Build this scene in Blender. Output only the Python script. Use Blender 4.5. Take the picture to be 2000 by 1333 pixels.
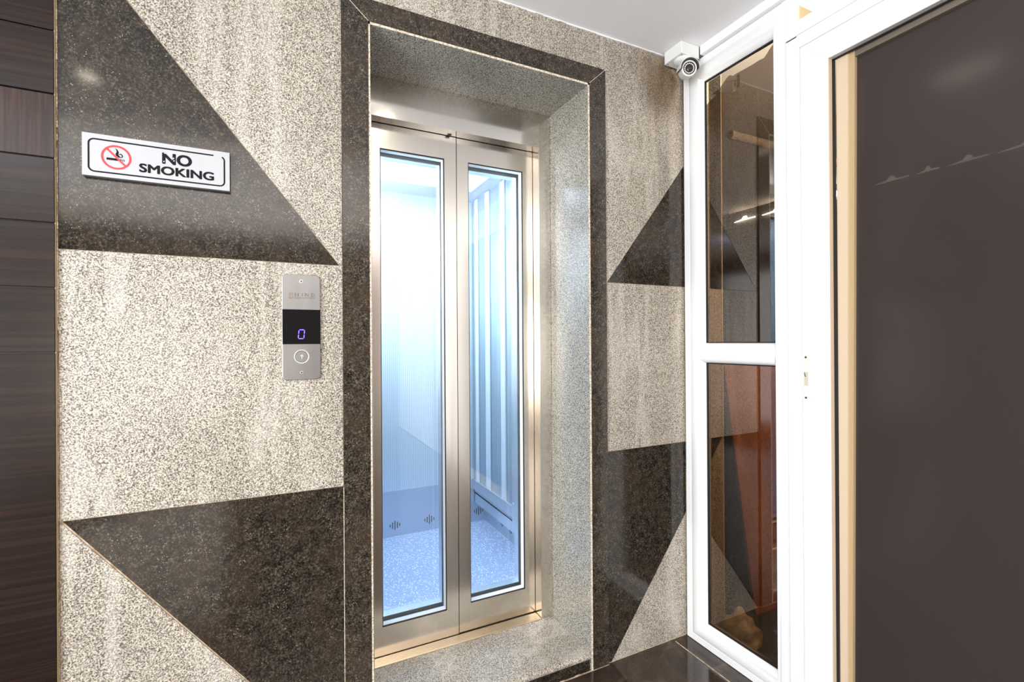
import bpy, bmesh, math, random
from mathutils import Vector, Matrix
random.seed(4)
for o in list(bpy.data.objects): bpy.data.objects.remove(o)
SC = bpy.context.scene
COL = SC.collection
S = 1.5            # metres per layout unit; layout origin = camera position, floor at z = -0.832
ZF = -0.832

# ---------------------------------------------------------------- camera
cd = bpy.data.cameras.new('camera'); cam = bpy.data.objects.new('camera', cd); COL.objects.link(cam)
cd.sensor_width = 36; cd.lens = 931.1/2000*36; cd.clip_start = 0.02
fw = Vector((0.43881, 0.89857, 0.00159)).normalized()
yaw, pit, rol = math.radians(63.97), math.radians(.09), math.radians(-.374)
fw = Vector((math.cos(yaw)*math.cos(pit), math.sin(yaw)*math.cos(pit), math.sin(pit)))
rt = Vector((math.sin(yaw), -math.cos(yaw), 0)); up = rt.cross(fw)
r2 = rt*math.cos(rol)+up*math.sin(rol); u2 = up*math.cos(rol)-rt*math.sin(rol)
M = Matrix(((r2.x, u2.x, -fw.x, 0), (r2.y, u2.y, -fw.y, 0), (r2.z, u2.z, -fw.z, 0), (0, 0, 0, 1)))
cam.matrix_world = Matrix.Translation((0, 0, -ZF*S)) @ M
SC.camera = cam
# ---------------------------------------------------------------- world + exposure
SC.view_settings.view_transform = 'Standard'; SC.view_settings.look = 'None'
SC.view_settings.gamma = 1; SC.view_settings.use_curve_mapping = False
SC.view_settings.exposure = 0.1
w = bpy.data.worlds.new('world'); SC.world = w; w.use_nodes = True
w.node_tree.nodes['Background'].inputs[0].default_value = (.75, .85, 1, 1)
w.node_tree.nodes['Background'].inputs[1].default_value = .35
# ---------------------------------------------------------------- large lights (daylight at the entrance, cool ceiling spot, added fills and lamps)
def W(p): return Vector((p[0]*S, p[1]*S, (p[2]-ZF)*S))
def area(name, loc, target, sx, sy, power, col, spread=180):
    l = bpy.data.lights.new(name, 'AREA'); l.shape = 'RECTANGLE'; l.size = sx*S; l.size_y = sy*S
    l.energy = power; l.color = col; l.spread = math.radians(spread)
    o = bpy.data.objects.new(name, l); COL.objects.link(o)
    o.location = W(loc); o.rotation_euler = (W(target)-W(loc)).to_track_quat('-Z', 'Y').to_euler()
    return o
area('entrance_daylight', (-1.75, -.6, -.05), (1, .2, .15), 1.1, 1.3, 150, (.88, .94, 1))
area('overhead_fill_light', (-.6, -1.0, .782), (-.6, -1.0, -1), 2.4, 1.7, 52, (1, .92, .82))  # added wide fill under the ceiling, no fixture of its own
area('rear_fill_light', (-.75, -2.0, -.1), (.4, 1, .2), .8, .9, 42, (1, .93, .84))  # added unseen fill behind the camera
area('ceiling_fill_light', (-.2, -1.0, .16), (-.2, -1.0, .8), 1.3, 1.2, 50, (1, .96, .93))  # added fill hovering mid-room, brightens the ceiling
area('cool_spot_light', (-.95, -.55, .77), (-.95, -.55, -1), .20, .16, 5, (.55, .66, 1))
yd = bpy.data.lights.new('added_yard_light', 'POINT'); yd.energy = 115; yd.color = (1, .86, .68); yd.shadow_soft_size = .05
yo = bpy.data.objects.new('added_yard_light', yd); COL.objects.link(yo); yo.location = W((1.22, .20, .45))  # added light source, brightens what shows behind the window
cl = area('cabin_lamp_light', (.50, 1.62, .58), (.50, 1.62, -1), .42, .22, 2.5, (.84, .92, 1), 180)
area('added_cabin_light', (.09, 1.66, .30), (1, 1.72, .16), .22, .34, 27, (.86, .92, 1), 180)  # added light, whitens the cabin walls at mid height
# ---------------------------------------------------------------- materials
def mat(name, base=(.5, .5, .5), rough=.5, metal=0., spec=.5, emis=None, es=0.):
    m = bpy.data.materials.new(name); m.use_nodes = True
    b = m.node_tree.nodes['Principled BSDF']
    b.inputs['Base Color'].default_value = (*base, 1); b.inputs['Roughness'].default_value = rough
    b.inputs['Metallic'].default_value = metal; b.inputs['Specular IOR Level'].default_value = spec
    if emis: b.inputs['Emission Color'].default_value = (*emis, 1); b.inputs['Emission Strength'].default_value = es
    return m
class N:
    def __init__(s, m): s.t = m.node_tree; s.b = s.t.nodes['Principled BSDF']; s.m = m
    def n(s, k, **kw):
        x = s.t.nodes.new(k)
        for a, v in kw.items():
            if a.startswith('i_'): x.inputs[a[2:]].default_value = v
            else: setattr(x, a, v)
        return x
    def l(s, a, b): s.t.links.new(a, b)
    def coord(s, scale=(1, 1, 1), rot=(0, 0, 0)):
        g = s.n('ShaderNodeNewGeometry'); mp = s.n('ShaderNodeMapping')
        mp.inputs['Scale'].default_value = scale; mp.inputs['Rotation'].default_value = rot
        s.l(g.outputs['Position'], mp.inputs['Vector']); return mp.outputs[0]
    def noise(s, v, scale, detail=2, rough=.5, dist=0):
        x = s.n('ShaderNodeTexNoise'); x.inputs['Scale'].default_value = scale; x.inputs['Detail'].default_value = detail
        x.inputs['Roughness'].default_value = rough; x.inputs['Distortion'].default_value = dist; s.l(v, x.inputs['Vector']); return x.outputs[0]
    def ramp(s, f, stops, interp='LINEAR'):
        r = s.n('ShaderNodeValToRGB'); e = r.color_ramp.elements; r.color_ramp.interpolation = interp
        while len(e) < len(stops): e.new(.5)
        for k, (p, c) in enumerate(stops):
            e[k].position = p; e[k].color = (*(c if isinstance(c, tuple) else (c, c, c)), 1)
        s.l(f, r.inputs[0]); return r.outputs[0]
    def mix(s, fac, a, b, mode='MIX'):
        x = s.n('ShaderNodeMix', data_type='RGBA', blend_type=mode)
        for sock, v in ((x.inputs[0], fac), (x.inputs[6], a), (x.inputs[7], b)):
            if hasattr(v, 'is_output') or hasattr(v, 'links'): s.l(v, sock)
            else: sock.default_value = v if isinstance(v, (int, float)) else (*v, 1)
        return x.outputs[2]
    def bump(s, h, strength, dist=.001):
        x = s.n('ShaderNodeBump'); x.inputs['Strength'].default_value = strength; x.inputs['Distance'].default_value = dist
        s.l(h, x.inputs['Height']); s.l(x.outputs[0], s.b.inputs['Normal'])

def granite_light(name, tint=(1, 1, 1), rough=.28, vein=.16):
    m = mat(name, rough=rough); g = N(m); v = g.coord((1, 1, 1), (.37, .21, .53))
    f1 = g.noise(v, 280, 3, .7)
    c = g.ramp(f1, [(.36, (.035, .032, .028)), (.43, (.15, .13, .11)), (.49, (.37, .325, .265)), (.55, (.59, .525, .435)), (.65, (.76, .70, .60))])
    f2 = g.noise(v, 120, 2, .5)
    spk = g.ramp(f2, [(.62, 0.), (.68, .7)])
    c = g.mix(spk, c, (.11, .10, .095))
    # cloudy bands and pale diagonal veins of the stone
    f3 = g.noise(g.coord((1, 1, .45), (0, .5, 0)), 4, 3, .55, .4)
    c = g.mix(.55, c, g.ramp(f3, [(.3, (.72, .70, .68)), (.55, (.95, .94, .92)), (.7, (1., 1., .99))]), 'MULTIPLY')
    wv = g.noise(g.coord((7, 7, .9), (0, .42, 0)), 1.3, 2, .5)
    c = g.mix(g.ramp(wv, [(.50, 0.), (.565, vein), (.585, vein), (.64, 0.)]), c, (.92, .86, .76))
    c = g.mix(1., c, tint, 'MULTIPLY')
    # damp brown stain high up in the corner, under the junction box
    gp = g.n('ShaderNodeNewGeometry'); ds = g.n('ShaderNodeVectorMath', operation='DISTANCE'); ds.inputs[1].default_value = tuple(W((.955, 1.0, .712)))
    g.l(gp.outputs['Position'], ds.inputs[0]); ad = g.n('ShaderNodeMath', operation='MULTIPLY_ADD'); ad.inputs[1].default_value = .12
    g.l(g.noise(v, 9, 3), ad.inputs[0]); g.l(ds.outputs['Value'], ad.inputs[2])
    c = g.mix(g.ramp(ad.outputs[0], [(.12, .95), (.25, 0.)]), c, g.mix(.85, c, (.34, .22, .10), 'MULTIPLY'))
    g.l(c, g.b.inputs['Base Color']); g.bump(f1, .12, .0006)
    return m
def granite_dark(name, k=1., rough=.1):
    m = mat(name, rough=rough, spec=.48); g = N(m); v = g.coord((1, 1, 1), (.37, .21, .53))
    f1 = g.noise(v, 190, 3, .65)
    c = g.ramp(f1, [(.35, (.006, .006, .006)), (.5, (.022*k, .018*k, .014*k)), (.62, (.062*k, .049*k, .034*k)), (.74, (.15*k, .11*k, .07*k))])
    f4 = g.noise(v, 9, 3, .6); c = g.mix(.6, c, g.ramp(g.noise(v, 45, 3, .6), [(.38, .35), (.62, 1.9)]), 'MULTIPLY')
    c = g.mix(g.ramp(f4, [(.4, 0.), (.7, .5)]), c, (.05*k, .034*k, .022*k))
    vo = g.n('ShaderNodeTexVoronoi'); vo.inputs['Scale'].default_value = 170; g.l(v, vo.inputs['Vector'])
    f = g.ramp(vo.outputs['Distance'], [(.12, 1.), (.2, 0.)])
    f2 = g.ramp(g.noise(v, 30, 2), [(.5, 0.), (.62, 1.)])
    c = g.mix(g.mix(1., f, f2, 'MULTIPLY'), c, (.46, .40, .29))
    g.l(c, g.b.inputs['Base Color'])
    return m
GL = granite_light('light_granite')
GLG = granite_light('light_granite_lining', (.86, .91, .94), .2, .0)
GD = granite_dark('dark_granite')
GDT = granite_dark('dark_granite_trim', 1.35, .12)
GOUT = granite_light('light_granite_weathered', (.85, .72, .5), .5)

def wood_mat(name, vertical=False, light=1.):
    m = mat(name, rough=.26, spec=.3); g = N(m)
    v = g.coord((60, 1, 2.2), (0, .12, 0)) if vertical else g.coord((.8, 1, 45), (0, .03, 0))
    f = g.noise(v, 2.2, 4, .6, .3)
    c = g.ramp(f, [(.3, (.006*light, .0028*light, .002*light)), (.5, (.013*light, .006*light, .004*light)), (.70, (.026*light, .012*light, .0075*light))])
    g.l(c, g.b.inputs['Base Color']); g.bump(f, .05, .001); return m
WOOD = wood_mat('dark_walnut'); WOODV = wood_mat('dark_walnut_cross_grain', True, 1.9)

def steel(name, base, rough, stretch, strength=.08, scale=60):
    m = mat(name, base, rough, 1.); g = N(m)
    f = g.noise(g.coord(stretch), scale, 2, .5)
    g.bump(f, strength, .0006)
    r = g.n('ShaderNodeMapRange'); r.inputs[3].default_value = rough*.8; r.inputs[4].default_value = rough*1.25
    g.l(f, r.inputs[0]); g.l(r.outputs[0], g.b.inputs['Roughness']); return m
STEEL = steel('brushed_steel', (.78, .73, .66), .19, (1, 1, .02))
STEELH = steel('brushed_steel_header', (.72, .69, .64), .12, (.03, .03, 1))
STEELC = steel('cabin_steel', (.78, .84, .88), .32, (1, 1, .03))
STEELK = steel('kick_plate_steel', (.62, .69, .76), .42, (1, 1, 1), .02)
RINGM = mat('pale_metal_ring', (.66, .64, .58), .4, .2)
LEDM = mat('led_lens', (.9, .86, .74), .25)
PLATE = steel('satin_plate', (.31, .31, .315), .34, (1, 1, .05), .03)
m = mat('ribbed_cabin_panel', (.70, .82, .92), .34, .45); g = N(m)   # fine vertical flutes
wv = g.n('ShaderNodeTexWave'); wv.bands_direction = 'X'; wv.inputs['Scale'].default_value = 26; g.l(g.coord(), wv.inputs['Vector'])
g.l(g.mix(wv.outputs['Fac'], (.56, .70, .80), (.74, .84, .90)), g.b.inputs['Base Color']); g.bump(wv.outputs['Fac'], .25, .002)
RIB = m
WHITE = mat('white_upvc', (.90, .90, .89), .22, 0, .5)
CEIL = mat('ceiling_paint', (.90, .89, .90), .7)
g = N(CEIL); g.bump(g.noise(g.coord(), 14, 3), .05, .004)
PLASTIC = mat('white_plastic', (.84, .84, .82), .35)
BLACK = mat('black_plastic', (.012, .012, .013), .35)
RUBBER = mat('black_gasket', (.006, .007, .009), .5)
CREAM = mat('cream_profile', (.68, .54, .38), .35)
CREAM2 = mat('tan_profile_edge', (.50, .36, .20), .4)
GROUT = mat('beige_grout', (.55, .42, .28), .9)
g = N(GROUT); g.l(g.ramp(g.noise(g.coord(), 60, 3), [(.3, (.33, .22, .12)), (.7, (.68, .56, .42))]), g.b.inputs['Base Color'])
CUT = mat('sawn_stone_edge', (.74, .64, .50), .75)
g = N(CUT); g.l(g.ramp(g.noise(g.coord(), 190, 3), [(.35, (.42, .30, .17)), (.6, (.86, .78, .66))]), g.b.inputs['Base Color'])
SIGNW = mat('sign_face_white', (.46, .46, .475), .35)
INK = mat('sign_black_ink', (.008, .007, .009), .6, 0, .15)
RED = mat('sign_red_ink', (.72, .02, .025), .3)
SCREW = mat('dark_screw', (.10, .10, .10), .35, .9)
INKG = mat('engraved_grey', (.10, .09, .08), .5)
INKB = mat('engraved_copper', (.24, .12, .07), .5)
DISP = mat('display_glass_black', (.006, .006, .007), .05, 0, .32)
DIGIT = mat('lit_digit', (.1, .05, .8), .4, 0, .5, (.16, .10, 1.), 3.2)
DARKR = mat('dark_room_paint', (.16, .13, .11), .6)
BROWNR = mat('brown_room_paint', (.20, .15, .12), .6)
PLY = mat('red_brown_board', (.26, .085, .035), .55)
g = N(PLY); g.l(g.ramp(g.noise(g.coord((1, 1, .3)), 9, 4, .6), [(.3, (.26, .075, .028)), (.7, (.50, .19, .08))]), g.b.inputs['Base Color'])
SAND = mat('dry_sand', (.55, .40, .20), .95)
g = N(SAND); g.l(g.ramp(g.noise(g.coord(), 22, 4), [(.3, (.26, .17, .08)), (.7, (.66, .50, .28))]), g.b.inputs['Base Color'])
SLATE = mat('black_rubble', (.02, .02, .022), .6)
PIPE = mat('grey_pipe', (.34, .29, .23), .5)
LAMP = mat('lamp_lens', (1, 1, 1), .4, 0, .5, (1, .90, .74), 7)
BEADM = mat('lamplit_steel_bead', (.86, .90, .92), .35)  # cabin lamplight on the steel bead put into this white
SPOTL = mat('spotlight_lens', (1, 1, 1), .4, 0, .5, (1, .88, .70), 28)
CEILL = mat('dim_ceiling_lens', (.7, .75, .85), .4, 0, .5, (.80, .90, 1.), .15)
CABL = mat('added_lamp_lens', (1, 1, 1), .4, 0, .5, (.80, .90, 1.), 1.6)
DAY = mat('daylight_gap', (1, 1, 1), .5, 0, .5, (.95, .97, 1.), 30)
m = mat('cabin_vinyl', (.36, .50, .80), .35); g = N(m); v = g.coord()
vo = g.n('ShaderNodeTexVoronoi'); vo.inputs['Scale'].default_value = 105; g.l(g.coord((1, .6, 1), (0, 0, .5)), vo.inputs['Vector'])
g.l(g.mix(g.ramp(vo.outputs['Distance'], [(.22, 1.), (.38, 0.)]), (.40, .52, .74), (.95, .97, 1.)), g.b.inputs['Base Color']); VINYL = m
m = mat('polished_floor_granite', (.05, .035, .025), .10, 0, .6); g = N(m)
f = g.noise(g.coord(), 7, 5, .65, .8)
g.l(g.ramp(f, [(.3, (.018, .012, .009)), (.55, (.05, .034, .024)), (.75, (.13, .095, .068))]), g.b.inputs['Base Color']); FLOORM = m

def glass(name, tint, gloss, gcol=(1, 1, 1), rough=.0):
    m = bpy.data.materials.new(name); m.use_nodes = True; t = m.node_tree
    t.nodes.remove(t.nodes['Principled BSDF']); out = [n for n in t.nodes if n.type == 'OUTPUT_MATERIAL'][0]
    tr = t.nodes.new('ShaderNodeBsdfTransparent'); tr.inputs[0].default_value = (*tint, 1)
    gl = t.nodes.new('ShaderNodeBsdfGlossy'); gl.inputs[0].default_value = (*gcol, 1); gl.inputs['Roughness'].default_value = rough
    fr = t.nodes.new('ShaderNodeFresnel'); fr.inputs[0].default_value = 1.5
    ad = t.nodes.new('ShaderNodeMath'); ad.operation = 'ADD'; ad.inputs[1].default_value = gloss; ad.use_clamp = True
    mx = t.nodes.new('ShaderNodeMixShader')
    ge = t.nodes.new('ShaderNodeNewGeometry'); sb_ = t.nodes.new('ShaderNodeMath'); sb_.operation = 'SUBTRACT'; sb_.inputs[0].default_value = 1
    ml = t.nodes.new('ShaderNodeMath'); ml.operation = 'MULTIPLY'; tc = t.nodes.new('ShaderNodeMix'); tc.data_type = 'RGBA'
    tc.inputs[6].default_value = (*tint, 1); tc.inputs[7].default_value = (1, 1, 1, 1)   # thin sheet: reflect and tint once, on the outer face
    t.links.new(ge.outputs['Backfacing'], sb_.inputs[1]); t.links.new(ge.outputs['Backfacing'], tc.inputs[0]); t.links.new(tc.outputs[2], tr.inputs[0])
    t.links.new(fr.outputs[0], ad.inputs[0]); t.links.new(ad.outputs[0], ml.inputs[0]); t.links.new(sb_.outputs[0], ml.inputs[1]); t.links.new(ml.outputs[0], mx.inputs[0])
    t.links.new(tr.outputs[0], mx.inputs[1]); t.links.new(gl.outputs[0], mx.inputs[2]); t.links.new(mx.outputs[0], out.inputs[0])
    return m
CLEAR = glass('clear_door_glass', (.93, .97, 1.), .04)
PANE = glass('window_float_glass', (.92, .90, .86), .0)
FILM = glass('brown_tint_film', (.27, .215, .165), .10, (1, .93, .86))
BIGG = mat('dark_tinted_glass', (.050, .039, .036), .16, 0, .32)
g = N(BIGG); _tr = g.n('ShaderNodeBsdfTransparent'); _tr.inputs[0].default_value = (.30, .26, .24, 1); _mx = g.n('ShaderNodeMixShader'); _mx.inputs[0].default_value = .16
_o = [n for n in g.t.nodes if n.type == 'OUTPUT_MATERIAL'][0]
g.l(g.b.outputs[0], _mx.inputs[1]); g.l(_tr.outputs[0], _mx.inputs[2]); g.l(_mx.outputs[0], _o.inputs[0])

# ---------------------------------------------------------------- mesh helpers (layout units)
def box(bm, a, b):
    x0, x1 = sorted((a[0], b[0])); y0, y1 = sorted((a[1], b[1])); z0, z1 = sorted((a[2], b[2]))
    v = [bm.verts.new(p) for p in ((x0, y0, z0), (x1, y0, z0), (x1, y1, z0), (x0, y1, z0), (x0, y0, z1), (x1, y0, z1), (x1, y1, z1), (x0, y1, z1))]
    for f in ((0, 3, 2, 1), (4, 5, 6, 7), (0, 1, 5, 4), (1, 2, 6, 5), (2, 3, 7, 6), (3, 0, 4, 7)): bm.faces.new([v[i] for i in f])
def prism(bm, pts, axis, d0, d1):
    """polygon pts in the plane normal to axis ('x': (y,z), 'y': (x,z), 'z': (x,y)), extruded d0..d1"""
    def P(p, d): return {'x': (d, p[0], p[1]), 'y': (p[0], d, p[1]), 'z': (p[0], p[1], d)}[axis]
    A = [bm.verts.new(P(p, d0)) for p in pts]; B = [bm.verts.new(P(p, d1)) for p in pts]
    bm.faces.new(A); bm.faces.new(B[::-1]); n = len(pts)
    for i in range(n): bm.faces.new((A[i], B[i], B[(i+1) % n], A[(i+1) % n]))
def lathe(bm, o, ax, prof, seg=32, a0=0., a1=2*math.pi):
    """prof: (radius, height along axis)"""
    o = Vector(o); ax = Vector(ax).normalized(); s = ax.orthogonal().normalized()
    zz = Vector((0, 0, 1)); q = zz-ax*zz.dot(ax)
    if q.length > .1: s = q.normalized()
    t = ax.cross(s); full = abs(a1-a0-2*math.pi) < 1e-6
    rings = []
    k = seg if full else seg+1
    for r, h in prof:
        if r < 1e-7: rings.append([bm.verts.new(o+ax*h)]*k)
        else: rings.append([bm.verts.new(o+ax*h+(s*math.cos(a0+(a1-a0)*i/seg)+t*math.sin(a0+(a1-a0)*i/seg))*r) for i in range(k)])
    for A, B in zip(rings, rings[1:]):
        for i in range(seg):
            j = (i+1) % k
            vs = []
            for vv in (A[i], A[j], B[j], B[i]):
                if vv not in vs: vs.append(vv)
            if len(vs) > 2: bm.faces.new(vs)
def ring(bm, outer, inner, prof, axis='x'):
    """mitred frame: rectangles (a0,a1,z0,z1); prof = list of (t from outer to inner, depth)"""
    L = []
    for t, d in prof:
        a0, a1, z0, z1 = [outer[i]+(inner[i]-outer[i])*t for i in range(4)]
        L.append([bm.verts.new((d, p, q) if axis == 'x' else (p, d, q)) for p, q in ((a0, z0), (a1, z0), (a1, z1), (a0, z1))])
    for A, B in zip(L, L[1:]):
        for i in range(4): bm.faces.new((A[i], A[(i+1) % 4], B[(i+1) % 4], B[i]))
def stroke(bm, pts, wd, y0, y1, closed=False):
    n = len(pts); pts = [Vector(p) for p in pts]; Lf, Rt = [], []
    for i in range(n):
        a = pts[i-1] if (i or closed) else None; b = pts[(i+1) % n] if (i < n-1 or closed) else None
        d = ((pts[i]-a).normalized() if a is not None else Vector((0, 0)))+((b-pts[i]).normalized() if b is not None else Vector((0, 0)))
        d.normalize(); nn = Vector((-d.y, d.x))*wd/2; Lf.append(pts[i]+nn); Rt.append(pts[i]-nn)
    for i in range(n if closed else n-1):
        j = (i+1) % n; prism(bm, [Lf[i], Rt[i], Rt[j], Lf[j]], 'y', y0, y1)
def rrect(x0, x1, z0, z1, r, seg=6):
    out = []
    for cx, cz, a in ((x1-r, z1-r, 0), (x0+r, z1-r, 90), (x0+r, z0+r, 180), (x1-r, z0+r, 270)):
        for i in range(seg+1): q = math.radians(a+90*i/seg); out.append((cx+r*math.cos(q), cz+r*math.sin(q)))
    return out
def disc(cx, cz, r, seg=28): return [(cx+r*math.cos(2*math.pi*i/seg), cz+r*math.sin(2*math.pi*i/seg)) for i in range(seg)]
def obj(name, bm, m, parent=None, origin=None, bevel=0, smooth=False, label=None):
    """links bm as one mesh; vertices are layout units, origin is the pivot in layout units"""
    bmesh.ops.remove_doubles(bm, verts=bm.verts, dist=1e-6)
    bmesh.ops.recalc_face_normals(bm, faces=bm.faces)
    if parent is not None: org = parent['_o']; org = Vector(org)
    elif origin is not None: org = Vector(origin)
    else: org = Vector((0, 0, 0))
    me = bpy.data.meshes.new(name)
    for v in bm.verts: v.co = (v.co-org)*S
    bm.to_mesh(me); bm.free(); me.materials.append(m)
    o = bpy.data.objects.new(name, me); COL.objects.link(o)
    if parent is not None: o.parent = parent
    else: o.location = W(org)
    o['_o'] = list(org)
    if bevel:
        b = o.modifiers.new('bevel', 'BEVEL'); b.width = bevel*S; b.segments = 2; b.limit_method = 'ANGLE'; b.angle_limit = math.radians(40)
    if smooth:
        for p in me.polygons: p.use_smooth = True
        e = o.modifiers.new('edges', 'EDGE_SPLIT'); e.split_angle = math.radians(38)
    if label: o['label'] = label
    return o
def tag(o, label=None, cat=None, group=None, kind=None):
    if label: o['label'] = label
    if cat: o['category'] = cat
    if group: o['group'] = group
    if kind: o['kind'] = kind
    return o
def empty(name, org):
    o = bpy.data.objects.new(name, None); COL.objects.link(o); o.empty_display_size = .05
    o.location = W(org); o['_o'] = list(org); return o
def struct(name, bm, m, **k): return tag(obj(name, bm, m, **k), kind='structure')
def B(*boxes):
    bm = bmesh.new()
    for a, b in boxes: box(bm, a, b)
    return bm
def text_bm(s, x0, x1, z0, z1, y0, y1, weight=0.):
    """lettering fitted into a rectangle of the wall plane"""
    cu = bpy.data.curves.new('t', 'FONT'); cu.body = s; cu.resolution_u = 6
    o = bpy.data.objects.new('t', cu); COL.objects.link(o)
    bpy.context.view_layer.update()
    me = bpy.data.meshes.new_from_object(o.evaluated_get(bpy.context.evaluated_depsgraph_get()))
    bpy.data.objects.remove(o); bpy.data.curves.remove(cu)
    xs = [v.co.x for v in me.vertices]; ys = [v.co.y for v in me.vertices]
    a0, a1, b0, b1 = min(xs), max(xs), min(ys), max(ys)
    bm = bmesh.new(); wd = weight
    for k, (ox, oz) in enumerate(((0, 0), (1, 0), (-1, 0), (.6, .6), (-.6, -.6), (.6, -.6), (-.6, .6)) if weight else ((0, 0),)):   # thickened strokes
        b2 = bmesh.new(); b2.from_mesh(me); d = k*2e-6
        for v in b2.verts: v.co = ((v.co.x-a0)/(a1-a0)*(x1-x0-2*wd)+x0+wd+ox*wd, y0+d, (v.co.y-b0)/(b1-b0)*(z1-z0-wd)+z0+wd/2+oz*wd)
        rr = bmesh.ops.extrude_face_region(b2, geom=list(b2.faces))
        for v in rr['geom']:
            if isinstance(v, bmesh.types.BMVert): v.co.y = y1+d
        t2 = bpy.data.meshes.new('t2'); b2.to_mesh(t2); b2.free(); bm.from_mesh(t2); bpy.data.meshes.remove(t2)
    bpy.data.meshes.remove(me)
    return bm

CZ = .79           # ceiling
# ================================================================= SETTING
floor = struct('floor', B(((-2.3, -2.3, ZF-.05), (1.05, 1.16, ZF))), FLOORM)
gb = bmesh.new()
box(gb, (.979, -2.2, ZF-.001), (.982, .990, ZF+.0006))
box(gb, (-.9, .30, ZF-.001), (.979, .303, ZF+.0006))
obj('floor_joint', gb, GROUT, floor)
gb = bmesh.new()
def wob(x0, y0, x1, y1, w0, n=40):
    for i in range(n):
        a, b = i/n, (i+1)/n
        p = Vector((x0+(x1-x0)*a, y0+(y1-y0)*a)); q = Vector((x0+(x1-x0)*b, y0+(y1-y0)*b))
        d = (q-p).normalized(); nn = Vector((-d.y, d.x)); k = w0*(.7+.6*random.random())
        prism(gb, [p-nn*.001, q-nn*.001, q+nn*k, p+nn*k], 'z', ZF-.001, ZF+.0012)
wob(1.03, .998, .7575, .998, -.0045); wob(.7575, .993, .17, .993, -.0045); wob(.1142, .998, -.32, .998, -.0045)
wob(1.0385, .996, 1.0385, .55, .0065)
obj('grout_bead', gb, GROUT, floor)
struct('ceiling', B(((-2.3, -2.3, CZ), (1.06, 1.05, CZ+.05))), CEIL)

# wall with the lift: backing with an opening, stone slabs as its parts
OX0, OX1, OZ = .1690, .7045, .649
wall = struct('wall_back', B(((-.32, 1.0016, ZF-.05), (OX0-.006, 1.10, CZ+.05)), ((OX1+.006, 1.0016, ZF-.05), (1.186, 1.10, CZ+.05)),
                             ((OX0-.006, 1.0016, OZ+.006), (OX1+.006, 1.10, CZ+.05)), ((-1.5, 1.012, ZF-.05), (-.32, 1.10, CZ+.05))), GROUT)
G = .0006
def slab(pts, m, nm, y0=1.0):
    bm = bmesh.new(); c = Vector((sum(p[0] for p in pts)/len(pts), sum(p[1] for p in pts)/len(pts)))
    q = []
    n = len(pts)   # inset by the joint
    area2 = sum(pts[i][0]*pts[(i+1) % n][1]-pts[(i+1) % n][0]*pts[i][1] for i in range(n)); sg = 1 if area2 > 0 else -1
    for i in range(n):
        p0, p1, p2 = Vector(pts[i-1]), Vector(pts[i]), Vector(pts[(i+1) % n])
        d1 = (p1-p0).normalized(); d2 = (p2-p1).normalized()
        n1 = Vector((-d1.y, d1.x))*sg; n2 = Vector((-d2.y, d2.x))*sg
        b = n1+n2; b = b/max(.25, (1+n1.dot(n2))); q.append(p1+b*G)
    prism(bm, q, 'y', y0, 1.0102)
    return obj(nm, bm, m, wall)
X0, X1, X2, X3 = -.316, .1142, .7575, 1.034
TZ = .6985
def dx(z): return .108+(.153-z)*.3333/.4232*1.0
slab([(X0, .153), (.1085, .153), (X0, .690)], GD, 'dark_granite_slab')
slab([(.1085, .153), (X1, .153), (X1, CZ), (X0, CZ), (X0, .690)], GL, 'light_granite_slab')
slab([(X1, TZ), (X2, TZ), (X2, CZ), (X1, CZ)], GL, 'light_granite_slab')
slab([(X0, -.2825), (X1, -.285), (X1, .153), (X0, .153)], GL, 'light_granite_slab')
slab([(X0+.003, -.2825), (X1, -.285), (X1, ZF), (.109, ZF)], GD, 'dark_granite_slab')
slab([(X0, -.2825), (.108, ZF), (X0, ZF)], GL, 'light_granite_slab')
slab([(.7635, .152), (X3, .152), (X3, .4955)], GD, 'dark_granite_slab')
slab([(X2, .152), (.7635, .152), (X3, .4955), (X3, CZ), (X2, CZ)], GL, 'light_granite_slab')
slab([(X2, -.286), (X3, -.286), (X3, .152), (X2, .152)], GL, 'light_granite_slab')
slab([(X2, ZF), (.7695, ZF), (X3, -.486), (X3, -.286), (X2, -.286)], GD, 'dark_granite_slab')
slab([(.7695, ZF), (X3, ZF), (X3, -.486)], GL, 'light_granite_slab')
# tiny drill hole plugs left in the stone
bm = bmesh.new(); lathe(bm, (.006, .9998, .3225), (0, -1, 0), [(0, .0004), (.0016, .0004), (.0018, -.0004)], 12)
obj('wall_plug', bm, INKG, wall)
bm = bmesh.new()
for i in range(60):
    a = -.316+i*1.34/60; box(bm, (a, .9975-.001*random.random(), .7885-.0022*random.random()), (a+1.34/60, 1.0005, .7902))
obj('ceiling_caulk', bm, CEIL, wall)
bm = bmesh.new()   # uneven adhesive bead between timber and stone
for i in range(150):
    z0 = ZF+i*(CZ-ZF)/150; z1 = ZF+(i+1)*(CZ-ZF)/150; k = .0006+.0016*random.random()*(1 if z0 > 0 else .5)
    box(bm, (-.3175, .9985, z0), (-.3175+k, 1.01, z1))
obj('adhesive_bead', bm, CUT, wall)

# timber cladding on the left, plank by plank
wl = tag(empty('wall_left', (-.7, 1.0, ZF)), kind='structure')
zs = [ZF, -.0125, .0895, .192, .2945, .396, .4965, .598, .700, CZ]
for i, (a, b) in enumerate(zip(zs, zs[1:])):
    o = obj('timber_plank', B(((-1.5, .992-.0006*(i % 2), a+.0009), (-.3175, 1.012, b-.0009))), WOODV if i == 4 else WOOD, wl, bevel=.0008)
obj('cladding_batten', B(((-1.5, .997, ZF), (-.3180, 1.0115, CZ))), BLACK, wl)
obj('cladding_edge', B(((-.3178, .9935, ZF), (-.3168, 1.0115, CZ))), CREAM2, wl)

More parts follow.
